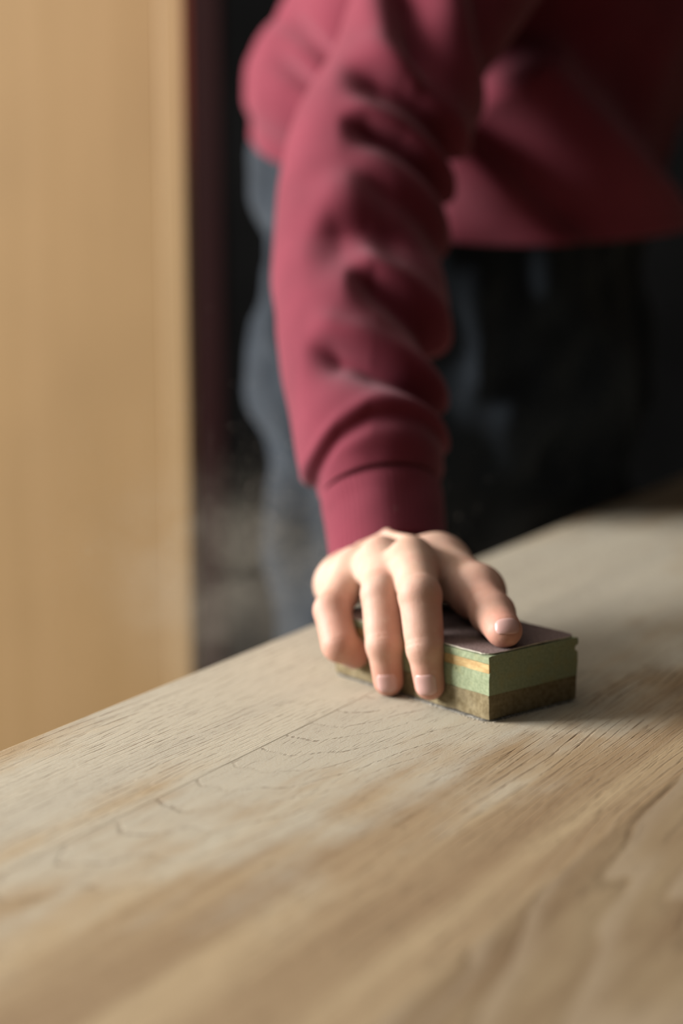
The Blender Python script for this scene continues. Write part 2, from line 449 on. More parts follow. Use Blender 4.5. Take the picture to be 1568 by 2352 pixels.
# sandpaper sheets
def sheet(name, z, lift, mat, x0, x1, y0, y1, th, seed, label):
    nx, ny = 28, 48; rs = np.random.RandomState(seed)
    V = []; F = []
    for s in (0, 1):
        for j in range(ny + 1):
            for i in range(nx + 1):
                u, v = i / nx, j / ny
                ex = 0.0007 * vnoise(np.array([[v * .12, 0.3, u * .02]]), 260, seed)[0] if i in (0, nx) else 0
                ey = 0.0007 * vnoise(np.array([[u * .06, 0.8, v * .02]]), 260, seed + 1)[0] if j in (0, ny) else 0
                # rounded corners
                x = x0 + (x1 - x0) * u + ex; y = y0 + (y1 - y0) * v + ey
                r = 0.007
                cx = min(max(x, x0 + r), x1 - r); cy = min(max(y, y0 + r), y1 - r)
                dx, dy = x - cx, y - cy; dl = math.hypot(dx, dy)
                if dl > r: x, y = cx + dx / dl * r, cy + dy / dl * r
                edge = min(u, 1 - u, v, 1 - v)
                zz = z + th * s + lift * math.exp(-((u - .55) / .35) ** 2) * math.exp(-(v / .06) ** 2) + 0.00012 * vnoise(np.array([[x, y, 0]]), 200, seed)[0]
                V.append((x, y, zz))
    n = (nx + 1) * (ny + 1)
    for j in range(ny):
        for i in range(nx):
            a = j * (nx + 1) + i
            F.append((a, a + nx + 1, a + nx + 2, a + 1)); F.append((n + a, n + a + 1, n + a + nx + 2, n + a + nx + 1))
    ring = [i for i in range(nx + 1)] + [j * (nx + 1) + nx for j in range(1, ny + 1)] + [ny * (nx + 1) + i for i in range(nx - 1, -1, -1)] + [j * (nx + 1) for j in range(ny - 1, 0, -1)]
    nf = len(F)
    for a, b in zip(ring, ring[1:] + ring[:1]): F.append((a, b, n + b, n + a))
    me = pydata(name, V, F); me.materials.append(mat); me.materials.append(M_backing if mat is M_paper else M_grit)
    for i in range(nf, len(F)): me.polygons[i].material_index = 1
    o = link(name, me, None, block); o['label'] = label
    return o
sheet('sandpaper_sheet', 0.03415, 0.0006, M_paper, -0.0004, BW + .0004, 0.0006, BL - .0005, 0.0006, 5, 'dark brown gritty sandpaper on top of the block')
sheet('sandpaper_sheet', 0.0001, 0.0, M_grit, -0.0008, BW + .0008, -0.0008, BL + .0008, 0.0007, 9, 'thin grey abrasive sheet under the block')
# crumbs of sanding dust along the foot of the block
bm = bmesh.new(); rs = random.Random(5)
for i in range(520):
    side = rs.random()
    if side < .62: q = np.array([-abs(rs.gauss(0, .0009)) - .0008, rs.random() * BL, 0])
    else: q = np.array([rs.random() * BW, -abs(rs.gauss(0, .0008)) - .0008, 0])
    s = rs.uniform(.00012, .00038)
    mt = Matrix.Translation((q[0], q[1], s * .45)) @ Matrix.Rotation(rs.random() * 6.28, 4, (rs.random(), rs.random(), 1.0)) @ Matrix.Diagonal((s, s * rs.uniform(.6, 1.4), s * .7, 1))
    bmesh.ops.create_icosphere(bm, subdivisions=1, radius=1, matrix=mt)
me = bpy.data.meshes.new('dust_crumbs'); bm.to_mesh(me); bm.free()
M_dust = simple_mat('pale_sawdust', (0.55, 0.50, 0.41), 0.95, 0.25, 600, spec=0.1)
o = link('dust_crumbs', me, M_dust)
o.location = tuple(A); o.rotation_euler = (0, 0, math.atan2(eR[1], eR[0]))
tag(o, 'pale sanding dust crumbs along the foot of the sanding block', 'sawdust', kind='stuff')

# ------------------------------------------------------------------ person
PF = np.array([0.70, -0.71, 0]); PF /= np.linalg.norm(PF)      # facing
PR = np.array([PF[1], -PF[0], 0])                               # his right hand side
PC = np.array([0.100, 1.590, 0])                                # hips on the floor plan
person = tag(empty('person', (PC[0], PC[1], 0)), 'person in burgundy sweatshirt and slate trousers, right hand pressing the sanding block', 'person')
pin = Matrix.Translation((-PC[0], -PC[1], 0))
def plink(name, V, F, mat, parent=None, smooth=True):
    V = np.asarray(V, float) - np.array([PC[0], PC[1], 0])
    me = fast_mesh(name, V, F)
    return link(name, me, mat, parent or person, smooth)

# ---- skin
t = NT('skin'); o_ = t.obj()
at = t.add('ShaderNodeAttribute'); at.attribute_name = 'flush'
fl = at.outputs['Fac']
n1 = t.noise(o_, 90, 4, 0.6); n2 = t.noise(o_, 900, 3, 0.6); n3 = t.noise(o_, 260, 3, 0.6)
c = t.mix(t.smooth(n1, 0.3, 0.7), (0.535, 0.335, 0.245, 1), (0.595, 0.395, 0.305, 1))
c = t.mix(t.math('MULTIPLY', fl, t.math('ADD', 0.75, t.math('MULTIPLY', n1, 0.5)), clamp=True), c, (0.49, 0.205, 0.150, 1))
c = t.mix(t.math('MULTIPLY', t.smooth(n3, 0.55, 0.75), 0.18), c, (0.64, 0.49, 0.39, 1))
t.base(c); t.rough(0.55); t.spec(0.30)
t.b.inputs['Subsurface Weight'].default_value = 0.18
t.b.inputs['Subsurface Radius'].default_value = (1.0, 0.35, 0.2)
t.b.inputs['Subsurface Scale'].default_value = 0.004
n4 = t.noise(o_, 420, 4, 0.65, 1.5); n5 = t.noise(o_, 55, 3, 0.6)
t.base(t.mix(t.math('MULTIPLY', t.smooth(n5, 0.50, 0.72), 0.35), c, (0.56, 0.27, 0.205, 1)))
t.normal(t.bump(t.math('ADD', t.math('MULTIPLY', n2, 0.5), t.math('ADD', n3, t.math('MULTIPLY', n4, 1.0))), 0.22, 0.0006)); M_skin = t.m
t = NT('fingernail'); t.base((0.56, 0.34, 0.305)); t.rough(0.30); t.spec(0.5)
t.b.inputs['Subsurface Weight'].default_value = 0.1; t.b.inputs['Subsurface Scale'].default_value = 0.002; M_nail = t.m

# ---- hand skeleton (world points)
fing = {
 'index':  [P(944, 1294, .968), P(964, 1368, .922), P(976, 1488, .914), P(987, 1572, .916)],
 'middle': [P(875, 1293, .993), P(876, 1364, .948), P(882, 1480, .936), P(892, 1564, .939)],
 'ring':   [P(814, 1314, 1.010), P(763, 1402, .972), P(780, 1480, .959), P(816, 1500, .964)],
 'pinky':  [P(776, 1330, 1.034), P(768, 1392, 1.014), P(786, 1450, 1.006), P(816, 1468, .999)],
}
rad = {'index': (.0122, .0108, .0094, .0080), 'middle': (.0122, .0106, .0094, .0080), 'ring': (.0112, .0098, .0094, .0084), 'pinky': (.0098, .0088, .0080, .0070)}
thumb = [P(1008, 1300, .998), P(1097, 1362, .955), P(1131, 1410, .924), P(1157, 1448, .9015)]
trad = (.0145, .0120, .0110, .0094)
WR = P(893, 1284, 1.058)                                # wrist
ELB = P(835, 520, 1.205)
wr_r = {'index': WR + [.013, -.004, -.002], 'middle': WR + [.003, -.004, .004], 'ring': WR + [-.008, -.002, .003], 'pinky': WR + [-.016, 0, 0]}
UP = np.array([0, 0, 1.0])
def axis_wr(X, a, b, s0, amp, per, wid):
    """small transverse skin folds around the axis position s0 (m along a->b from a)"""
    ab = b - a; L = np.linalg.norm(ab); s = (X - a) @ (ab / L)
    w_ = np.exp(-((s - s0) / wid) ** 2)
    return amp * w_ * np.cos(2 * np.pi * (s - s0) / per)
def finger_sdf(X, J, R, k=0.0026):
    d = cone(X, J[0], J[1], R[0], R[1])
    d = smin(d, cone(X, J[1], J[2], R[1] * 1.0, R[2]), k)
    d = smin(d, cone(X, J[2], J[3], R[2] * .98, R[3]), k)
    mid = (J[1] + J[2]) / 2; dz = (J[2] - J[1]) * .22
    d = smin(d, cone(X, mid - dz, mid + dz, (R[1] + R[2]) * .5 * .985, (R[1] + R[2]) * .5 * .985), .002)
    # joint swellings
    d = smin(d, np.linalg.norm(X - J[1], axis=-1) - R[1] * .95, k)
    d = smin(d, np.linalg.norm(X - J[2], axis=-1) - R[2] * .93, k)
    # skin folds over the joints
    L1 = np.linalg.norm(J[2] - J[1])
    irr = .6 + .8 * vnoise(X, 260, 12)
    d = d + irr * axis_wr(X, J[1], J[2], L1 * 0.97, .00026, .0025, .0032)
    return d
def palm_sdf(X):
    pal = None
    for n in ('index', 'middle', 'ring', 'pinky'):
        J = fing[n]
        q = cone(X, J[0] - UP * .0035, wr_r[n] - UP * .004, .0135, .0155)
        pal = q if pal is None else smin(pal, q, .010)
    # fleshy palm under the metacarpals, thumb ball, little-finger side
    pal = smin(pal, cone(X, thumb[0], WR + [.012, 0, -.012], .0150, .0165), .014)
    th = cone(X, thumb[0], thumb[1], trad[0], trad[1] * .98)
    pal = smin(pal, th, .012)
    # web between thumb and index
    pal = smin(pal, cone(X, fing['index'][0] - UP * .003 + [.004, 0, 0], (thumb[0] * .5 + thumb[1] * .5) + UP * .001, .0065, .0065), .010)
    # webs between the fingers
    for a_, b_ in (('index', 'middle'), ('middle', 'ring'), ('ring', 'pinky')):
        JA, JB = fing[a_], fing[b_]
        wk = .38 if a_ == 'index' else .16
        wr2 = .0085 if a_ == 'index' else .0070
        pal = smin(pal, cone(X, JA[0] * (1 - wk) + JA[1] * wk, JB[0] * (1 - wk) + JB[1] * wk, wr2, wr2), .008)
    # forearm stub
    pal = smin(pal, cone(X, WR, WR + (ELB - WR) * .25, .0225, .0265, flat=((0.1, -.55, .83), .80)), .016)
    # knuckles and tendons on the back of the hand
    for n, kr in (('index', .0088), ('middle', .0092), ('ring', .0082), ('pinky', .0072)):
        J = fing[n]
        pal = smin(pal, np.linalg.norm(X - (J[0] + UP * .0048), axis=-1) - kr, .006)
        pal = smin(pal, cone(X, J[0] + UP * .0075, wr_r[n] * .75 + J[0] * .25 + UP * .0055, .0030, .0022), .006)
    pal = smin(pal, cone(X, thumb[1] + UP * .004, thumb[0] + UP * .010, .0050, .0030), .008)
    # veins
    vA = fing['middle'][0] * .55 + wr_r['middle'] * .45 + UP * .0145; vB = fing['index'][0] * .72 + wr_r['index'] * .28 + UP * .0135
    pal = smin(pal, cone(X, vA, vB, .0014, .0014), .004)
    vC = fing['ring'][0] * .75 + wr_r['ring'] * .25 + UP * .0125
    pal = smin(pal, cone(X, vA, vC, .0014, .0014), .004)
    return pal
def hand_sdf(X):
    pal = palm_sdf(X)
    ds = []
    for n in fing:
        ds.append(smin(pal, finger_sdf(X, fing[n], rad[n]), .0075))
    tb = cone(X, thumb[1], thumb[2], trad[1], trad[2])
    tb = smin(tb, cone(X, thumb[2], thumb[3], trad[2] * .98, trad[3], flat=((-.15, -.55, .82), .86)), .005)
    tb = smin(tb, np.linalg.norm(X - (thumb[1] + UP * .0005), axis=-1) - trad[1] * 1.07, .006)
    L1 = np.linalg.norm(thumb[2] - thumb[1])
    tb = tb + (.6 + .8 * vnoise(X, 260, 13)) * axis_wr(X, thumb[1], thumb[2], L1 * .95, .00030, .0028, .0040)
    ds.append(smin(pal, tb, .010))
    r = ds[0]
    for q in ds[1:]: r = smin(r, q, .0014)
    return r
allp = np.array([p for J in fing.values() for p in J] + thumb + [WR])
lo_, hi_ = allp.min(0) - .022, allp.max(0) + .022
hi_[2] += .03; hi_[1] += .035
HH = 0.0009
Fh = sparse_field(hand_sdf, lo_, hi_, HH)
Vh, Qh = surface_nets(Fh, lo_, HH)
# flush attribute: redder fingertips and knuckles
def flush_of(V):
    f = np.zeros(len(V))
    for n, J in list(fing.items()) + [('thumb', thumb)]:
        d0 = np.linalg.norm(V - J[3], axis=1); f = np.maximum(f, np.exp(-(d0 / .016) ** 2) * .9)
        d1 = np.linalg.norm(V - J[1], axis=1); f = np.maximum(f, np.exp(-(d1 / .011) ** 2) * (.45 if n != 'thumb' else .7))
        for s in np.linspace(.15, 1, 6):
            q = J[1] * (1 - s) + J[2] * s
            f = np.maximum(f, np.exp(-(np.linalg.norm(V - q, axis=1) / .013) ** 2) * (.5 if n in ('index', 'middle') else .85))
        d2 = np.linalg.norm(V - J[2], axis=1); f = np.maximum(f, np.exp(-(d2 / .010) ** 2) * .6)
    return f
flush_h = flush_of(Vh)

# ---- the rest of the body, under the clothes
SHR = P(1178, -440, 1.325)
SHC = SHR - PR * .175 + np.array([0, 0, .03])            # between the shoulders
SHL = SHC - PR * .175
ELL = SHL + np.array([.04, .10, -.27]); WRL = ELL + PF * .17 + np.array([0, .03, -.125])
PEL = PC + np.array([0, 0, .93])
HIPR = PC + PR * .085 + np.array([0, 0, .88]); HIPL = PC - PR * .095 + np.array([0, 0, .88])
KNR = PC + PR * .10 - PF * .02 + np.array([0, 0, .48]); KNL = PC - PR * .13 + np.array([0, 0, .48])
ANR = PC + PR * .13 - PF * .06 + np.array([0, 0, .09]); ANL = PC - PR * .14 - PF * .05 + np.array([0, 0, .09])
HEAD = SHC + PF * .10 + np.array([0, 0, .235])
def body_sdf(X):
    d = cone(X, PEL, PEL * .45 + SHC * .55, .105, .115, flat=(PF, .75))
    d = smin(d, cone(X, PEL * .45 + SHC * .55, SHC - UP * .05, .115, .105, flat=(PF, .8)), .05)
    d = smin(d, cone(X, SHR, SHL, .050, .050), .05)
    d = smin(d, cone(X, SHC, HEAD - UP * .06, .055, .050), .04)
    for S, E, W in ((SHR, ELB, WR), (SHL, ELL, WRL)):
        Mi = P(935, 180, 1.262) if S is SHR else (S + E) / 2
        d = smin(d, cone(X, S, Mi, .036, .025), .02); d = smin(d, cone(X, Mi, E, .025, .026), .01); d = smin(d, cone(X, E, W + (E - W) * .08, .026, .0215), .01)
    for H_, K, N in ((HIPR, KNR, ANR), (HIPL, KNL, ANL)):
        d = smin(d, cone(X, H_, K, .075, .050), .04); d = smin(d, cone(X, K, N, .050, .035), .03)
    # head: skull, face, jaw, nose, brow, ears, lips
    d = smin(d, np.linalg.norm((X - HEAD - PF * -.012 - UP * .018) @ np.stack([PF / .100, PR / .078, UP / .098]).T, axis=-1) * .085 - .085, .02)
    d = smin(d, cone(X, HEAD + PF * .035 - UP * .01, HEAD + PF * .052 - UP * .075, .060, .032), .03)
    d = smin(d, cone(X, HEAD + PF * .092 + UP * .012, HEAD + PF * .116 - UP * .026, .009, .013), .010)
    d = smin(d, cone(X, HEAD + PF * .082 + UP * .026 + PR * .035, HEAD + PF * .082 + UP * .026 - PR * .035, .012, .012), .015)
    d = smin(d, cone(X, HEAD + PF * .088 - UP * .052 + PR * .018, HEAD + PF * .088 - UP * .052 - PR * .018, .008, .008), .008)
    for s in (-1, 1):
        d = smin(d, cone(X, HEAD + PR * s * .080 + UP * .012 - PF * .005, HEAD + PR * s * .078 - UP * .022, .013, .010, flat=(PR, .5)), .008)
    return d
allb = np.array([SHC, SHR, SHL, ELB, ELL, WR, WRL, ANR, ANL, HEAD + UP * .13, HEAD + PF * .13, KNR, KNL])
lb, hb = allb.min(0) - .14, allb.max(0) + .14
HB = 0.010
FB = sparse_field(body_sdf, lb, hb, HB, 3)
Vb, Qb = surface_nets(FB, lb, HB)
# left hand: mirrored copy of the right one, hanging from the left wrist
d_src = np.stack([np.array([-1.0, 0, 0]), (fing['middle'][0] - WR) / np.linalg.norm(fing['middle'][0] - WR), UP])
q = (Vh - WR)
fwd = (fing['middle'][0] - WR); fwd /= np.linalg.norm(fwd); side = np.cross(fwd, UP); side /= np.linalg.norm(side); up2 = np.cross(side, fwd)
loc = np.stack([q @ fwd, -(q @ side), q @ up2], 1)
tf = (WRL - ELL); tf /= np.linalg.norm(tf); ts = PF - tf * (PF @ tf); ts /= np.linalg.norm(ts); tu = np.cross(ts, tf)
Vl = WRL + loc[:, :1] * tf + loc[:, 1:2] * ts + loc[:, 2:3] * tu
Vall = np.vstack([Vh, Vl, Vb]); Qall = np.vstack([Qh, Qh[:, ::-1] + len(Vh), Qb + 2 * len(Vh)])
body = plink('body', Vall, Qall, M_skin)
fa = body.data.attributes.new('flush', 'FLOAT', 'POINT')
fa.data.foreach_set('value', np.concatenate([flush_h, flush_h, np.full(len(Vb), .3)]).astype(np.float32))
sm = body.modifiers.new('smooth', 'SMOOTH'); sm.factor = 0.5; sm.iterations = 2

# ---- fingernails, lying on the finger surface
def nail(J2, J3, dors, r, wid, length, start, name='fingernail'):
    ax = J3 - J2; L = np.linalg.norm(ax); ax /= L
    dors = dors - ax * (dors @ ax); dors /= np.linalg.norm(dors); sd = np.cross(ax, dors)
    nu, nv = 15, 15; V = []; F = []
    pts = []
    for j in range(nv):
        for i in range(nu):
            u = -1 + 2 * i / (nu - 1); v = j / (nv - 1)
            wv = 1.0 if v > .3 else math.sqrt(max(0.0, 1 - ((.3 - v) / .3) ** 2 * .62))
            wv *= 1.0 if v < .75 else math.sqrt(max(0, 1 - ((v - .75) / .25) ** 2 * .50))
            ang = u * wv * wid / r
            s = start + v * length
            sc_ = min(s, L * .92); o0 = J2 + ax * sc_
            dd = (dors * math.cos(ang) + sd * math.sin(ang)) * r + ax * (s - sc_)
            pts.append((o0, dd / np.linalg.norm(dd), u, v))
    # march outwards to the skin
    O = np.array([p[0] for p in pts]); D = np.array([p[1] for p in pts]); tt = np.zeros(len(O))
    for _ in range(30): tt = np.clip(tt - .8 * hand_sdf(O + D * tt[:, None]), 0, .03)
    for (o0, dd, u, v), t_ in zip(pts, tt):
        e = max(abs(u), abs(2 * v - 1) if v < .5 else abs(2 * v - 1) * .85)
        V.append(o0 + dd * (t_ + .00045 * (1 - max(0, (e - .55) / .45) ** 2 * 1.25)))
    for j in range(nv - 1):
        for i in range(nu - 1):
            a = j * nu + i; F.append((a, a + 1, a + nu + 1, a + nu))
    n = len(V)
    V = V + [v - p[1] * .0012 for v, p in zip(V, pts)]
    F = F + [(n + a, n + d, n + c_, n + b) for a, b, c_, d in F]
    ring = list(range(nu)) + [j * nu + nu - 1 for j in range(1, nv)] + [(nv - 1) * nu + i for i in range(nu - 2, -1, -1)] + [j * nu for j in range(nv - 2, 0, -1)]
    for a, b in zip(ring, ring[1:] + ring[:1]): F.append((a, n + a, n + b, b))
    return plink(name, np.array(V), np.array(F), M_nail, body)
camdir = np.array([0, -.97, .25])
nail(fing['index'][2], fing['index'][3], np.array([-.35, -.9, .1]) , .0085, .0069, .0120, .0122)
nail(fing['middle'][2], fing['middle'][3], np.array([-.15, -.95, .1]), .0083, .0062, .0110, .0142)
# thumb nail on the rounded end of the thumb
n0 = np.array([.12, -.86, .48]); n0 /= np.linalg.norm(n0)
axp = (thumb[3] - thumb[2]) - n0 * ((thumb[3] - thumb[2]) @ n0); axp /= np.linalg.norm(axp); sdp = np.cross(axp, n0)
nu, nv = 17, 15; uu_, vv_ = np.meshgrid(np.linspace(-1, 1, nu), np.linspace(0, 1, nv))
wv = np.where(vv_ < .35, np.sqrt(1 - ((.35 - vv_) / .35) ** 2 * .6), 1.0) * np.where(vv_ > .7, np.sqrt(np.clip(1 - ((vv_ - .7) / .3) ** 2 * .45, 0, 1)), 1.0)
aa = (uu_ * wv * .80).ravel(); bb = (-.62 + vv_ * 1.10).ravel()
D = np.cos(aa)[:, None] * (np.cos(bb)[:, None] * n0 + np.sin(bb)[:, None] * axp) + np.sin(aa)[:, None] * sdp
tt = np.full(len(D), .006)
for _ in range(40): tt = np.clip(tt - .7 * hand_sdf(thumb[3] + D * tt[:, None]), 0, .03)
ee = np.maximum(np.abs(uu_), np.where(vv_ < .5, np.abs(2 * vv_ - 1), np.abs(2 * vv_ - 1) * .85)).ravel()
Vt = thumb[3] + D * (tt + .00045 * (1 - np.maximum(0, (ee - .55) / .45) ** 2 * 1.25))[:, None]
Ft = [(j * nu + i, j * nu + i + 1, (j + 1) * nu + i + 1, (j + 1) * nu + i) for j in range(nv - 1) for i in range(nu - 1)]
nT = len(Vt); Vt = np.vstack([Vt, Vt - D * .0012])
ring = list(range(nu)) + [j * nu + nu - 1 for j in range(1, nv)] + [(nv - 1) * nu + i for i in range(nu - 2, -1, -1)] + [j * nu for j in range(nv - 2, 0, -1)]
Ft = Ft + [(nT + a, nT + d, nT + c_, nT + b) for a, b, c_, d in Ft] + [(a, nT + a, nT + b, b) for a, b in zip(ring, ring[1:] + ring[:1])]
plink('fingernail', Vt, np.array(Ft), M_nail, body)
nail(fing['ring'][2], fing['ring'][3], np.array([-.25, -.15, -.95]), .0085, .0052, .0090, .0060)

# ---- cloth materials
def cloth_mat(name, dark, light, weave=1400.0, sheen=0.3, bmp=0.35, rib=None):
    t = NT(name); o_ = t.obj()
    n1 = t.noise(o_, 14, 3, 0.6); n2 = t.noise(o_, weave, 2, 0.6)
    uv = t.add('ShaderNodeUVMap').outputs[0] if rib else None
    c = t.mix(t.smooth(n1, 0.25, 0.75), (*dark, 1), (*light, 1))
    c = t.mix(t.math('MULTIPLY', t.smooth(n2, 0.5, 0.8), 0.25), c, tuple(min(1, v * 1.5) for v in light) + (1,))
    t.base(c); t.rough(0.92); t.spec(0.12)
    t.b.inputs['Sheen Weight'].default_value = sheen; t.b.inputs['Sheen Roughness'].default_value = 0.6
    t.b.inputs['Sheen Tint'].default_value = (1.0, 0.72, 0.78, 1)
    h = n2
    if rib:
        wv = t.add('ShaderNodeTexWave', wave_type='BANDS', bands_direction='X'); t.set(wv.inputs[0], uv); wv.inputs['Scale'].default_value = rib
        h = t.math('ADD', t.math('MULTIPLY', n2, 0.3), wv.outputs['Fac'])
    t.normal(t.bump(h, bmp, 0.0008))
    return t.m
M_sweat = cloth_mat('burgundy_jersey', (0.136, 0.016, 0.030), (0.176, 0.023, 0.041), sheen=0.18)
M_rib = cloth_mat('burgundy_rib_knit', (0.136, 0.016, 0.030), (0.176, 0.023, 0.041), sheen=0.18, bmp=.2, rib=100.0)

# ---- lofted garment tube; columns u=0 left, 90deg towards the camera, 180deg right
def loft(name, ctr, ru, rv, axes_u, axes_v, disp, nu, mat, parent=None, uvn=1.0):
    nv = len(ctr); th_ = np.linspace(0, 2 * np.pi, nu, endpoint=False)
    c_, s_ = np.cos(th_), np.sin(th_)
    D = -c_[None, :, None] * axes_u[:, None, :] * ru[:, None, None] + s_[None, :, None] * axes_v[:, None, :] * rv[:, None, None]
    N = D / np.linalg.norm(D, axis=-1, keepdims=True)
    V = ctr[:, None, :] + D + N * disp[..., None]
    idx = np.arange(nv * nu).reshape(nv, nu)
    a = idx[:-1]; b = np.roll(idx, -1, 1)[:-1]; c2 = np.roll(idx, -1, 1)[1:]; d = idx[1:]
    F = np.stack([a, d, c2, b], -1).reshape(-1, 4)
    o = plink(name, V.reshape(-1, 3), F, mat, parent)
    uvl = o.data.uv_layers.new(name='UVMap')
    li = np.empty(len(o.data.loops), dtype=np.int32); o.data.loops.foreach_get('vertex_index', li)
    uu = (li % nu) / nu; vv = (li // nu) / nv
    uvl.data.foreach_set('uv', np.stack([uu, vv], 1).ravel().astype(np.float32))
    so = o.modifiers.new('cloth_thickness', 'SOLIDIFY'); so.thickness = 0.0018; so.offset = -1
    return o, V

# right sleeve: rows of (px, py, depth, half width px), seen from the photograph's side
rows = [(1235, -700, 1.345, 235), (1185, -450, 1.325, 225), (1105, -200, 1.300, 215), (1010, 0, 1.275, 200), (935, 180, 1.255, 190), (862, 330, 1.235, 196), (836, 450, 1.220, 204), (832, 560, 1.203, 205),
        (832, 700, 1.172, 202), (826, 800, 1.150, 192), (828, 890, 1.130, 176), (845, 960, 1.114, 175), (864, 1020, 1.102, 181), (864, 1075, 1.092, 166), (868, 1112, 1.086, 144), (872, 1128, 1.084, 137)]
NV, NU = 420, 288
R_ = catmull(rows, NV)
ctr = np.array([P(*r[:3]) for r in R_]); hw = R_[:, 3] * R_[:, 2] / FPX
tan = np.gradient(ctr, axis=0)
kk = 55; tp_ = np.vstack([np.repeat(tan[:1], kk, 0), tan, np.repeat(tan[-1:], kk, 0)]); cs_ = np.cumsum(np.vstack([np.zeros((1, 3)), tp_]), 0); tan = (cs_[2 * kk + 1:] - cs_[:-2 * kk - 1])
tan /= np.linalg.norm(tan, axis=1, keepdims=True)
XR = np.array([1.0, 0, 0])
au = XR - tan * (tan @ XR)[:, None]; au /= np.linalg.norm(au, axis=1, keepdims=True)
av = np.cross(tan, au); av *= np.sign((av @ np.array([0, -1.0, 0])))[:, None]
th_ = np.linspace(0, 2 * np.pi, NU, endpoint=False)
PXg = R_[:, 0][:, None] - np.cos(th_)[None, :] * R_[:, 3][:, None]
PYg = np.repeat(R_[:, 1][:, None], NU, 1) + 0 * PXg
# the far side of the sleeve repeats the folds a little displaced
back = (np.sin(th_) < 0)[None, :]
PYf = PYg + np.where(back, 60, 0) * np.abs(np.sin(th_))[None, :]
def sstep(x): x = np.clip(x, 0, 1); return x * x * (3 - 2 * x)
def crease(pts, depth, w, ramp=90.0, along='x', lip=0.35):
    """valley under a hanging roll of cloth: steep above, gentle below, growing from its first end"""
    p = np.asarray(pts, float)
    A_, B_ = (PXg, PYf) if along == 'x' else (PYf, PXg)
    i_, k_ = (0, 1) if along == 'x' else (1, 0)
    c_ = np.interp(A_, p[:, i_], p[:, k_])
    st = sstep((A_ - p[0, i_]) / ramp) * sstep((p[-1, i_] + 60 - A_) / 120)
    dy = B_ - c_
    val = -depth * np.where(dy < 0, np.exp(-(dy / w) ** 2), np.exp(-(dy / (2.3 * w)) ** 2))
    roll = lip * depth * np.exp(-((dy + 2.3 * w) / (1.5 * w)) ** 2)
    return st * (val + roll)
disp = np.zeros(PXg.shape)
cre = [
 ([(755, 282), (830, 290), (930, 297), (1040, 325), (1100, 350)], .013, 24, 110, 'x'),
 ([(765, 402), (840, 402), (930, 415), (1050, 455), (1100, 480)], .014, 22, 90, 'x'),
 ([(690, 668), (760, 652), (840, 645), (960, 660)], .010, 34, 90, 'x'),
 ([(780, 752), (860, 768), (940, 800), (1060, 845)], .014, 24, 90, 'x'),
 ([(690, 878), (750, 900), (850, 938), (930, 960), (1060, 995)], .014, 20, 80, 'x'),
 ([(790, 535), (900, 565), (1060, 600)], .009, 30, 110, 'x'),
 ([(640, 1118), (715, 1098), (775, 1068), (850, 1050), (960, 1052), (1060, 1062)], .0045, 11, 60, 'x'),
 ([(902, 20), (915, 130), (945, 215), (985, 260)], .014, 32, 110, 'y'),
 ([(1060, -80), (1100, 60), (1150, 170)], .010, 34, 100, 'y'),
]
for pts, dpt, w_, rmp, aln in cre: disp += crease(pts, dpt, w_, rmp, aln)
for s_, amp, sd in ((22, .0022, 1), (48, .0008, 2)):
    disp += amp * vnoise(ctr[:, None, :] + np.zeros(PXg.shape)[..., None] + np.stack([-np.cos(th_), np.sin(th_), 0 * th_], 1)[None] * .05, s_, sd)
wt = np.clip((np.arange(NV) / NV) * 0 + 1, 0, 1)[:, None]
sweat, Vs = loft('sweatshirt', ctr, hw, hw * 0.95, au, av, disp * wt, NU, M_sweat)

# cuff (ribbed), its mouth cut at a slant over the back of the hand
crow = [(870, 1112, 1.087, 136), (876, 1150, 1.080, 141), (883, 1195, 1.072, 138), (888, 1260, 1.060, 135), (890, 1318, 1.049, 134)]
RC = catmull(crow, 90)
cc = np.array([P(*r[:3]) for r in RC]); hc = RC[:, 3] * RC[:, 2] / FPX
tc = np.gradient(cc, axis=0); tc /= np.linalg.norm(tc, axis=1, keepdims=True)
auc = XR - tc * (tc @ XR)[:, None]; auc /= np.linalg.norm(auc, axis=1, keepdims=True)
avc = np.cross(tc, auc); avc *= np.sign(avc @ np.array([0, -1.0, 0]))[:, None]
tcu = np.linspace(0, 2 * np.pi, 240, endpoint=False)
dc = .00018 * np.cos(tcu * 60)[None, :] * np.ones((90, 1))
dc = dc + .0015 * vnoise(cc[:, None, :] + np.stack([-np.cos(tcu), np.sin(tcu), 0 * tcu], 1)[None] * .04, 45, 6)
dc[:10] -= np.linspace(.004, 0, 10)[:, None]; dc[-5:] -= (np.linspace(0, 1, 5) ** 2 * .0016)[:, None]
cuff, _ = loft('cuff', cc, hc, hc * .86, auc, avc, dc, 240, M_rib, sweat)
cuff['label'] = 'ribbed burgundy cuff at the wrist'
# slant of the mouth: pull the left/bottom side further down towards the little finger
me = cuff.data; co = np.empty(len(me.vertices) * 3, dtype=np.float32); me.vertices.foreach_get('co', co); co = co.reshape(90, 240, 3)
vv = np.linspace(0, 1, 90)[:, None]
ext = .0090 * np.cos(tcu)[None, :] - .0055 * np.clip(np.sin(tcu), 0, 1)[None, :] - .004 * np.clip(-np.cos(tcu), 0, 1)[None, :]
co = co + (ext * vv ** 2)[..., None] * tc[:, None, :]
me.vertices.foreach_set('co', co.astype(np.float32).ravel()); me.update()

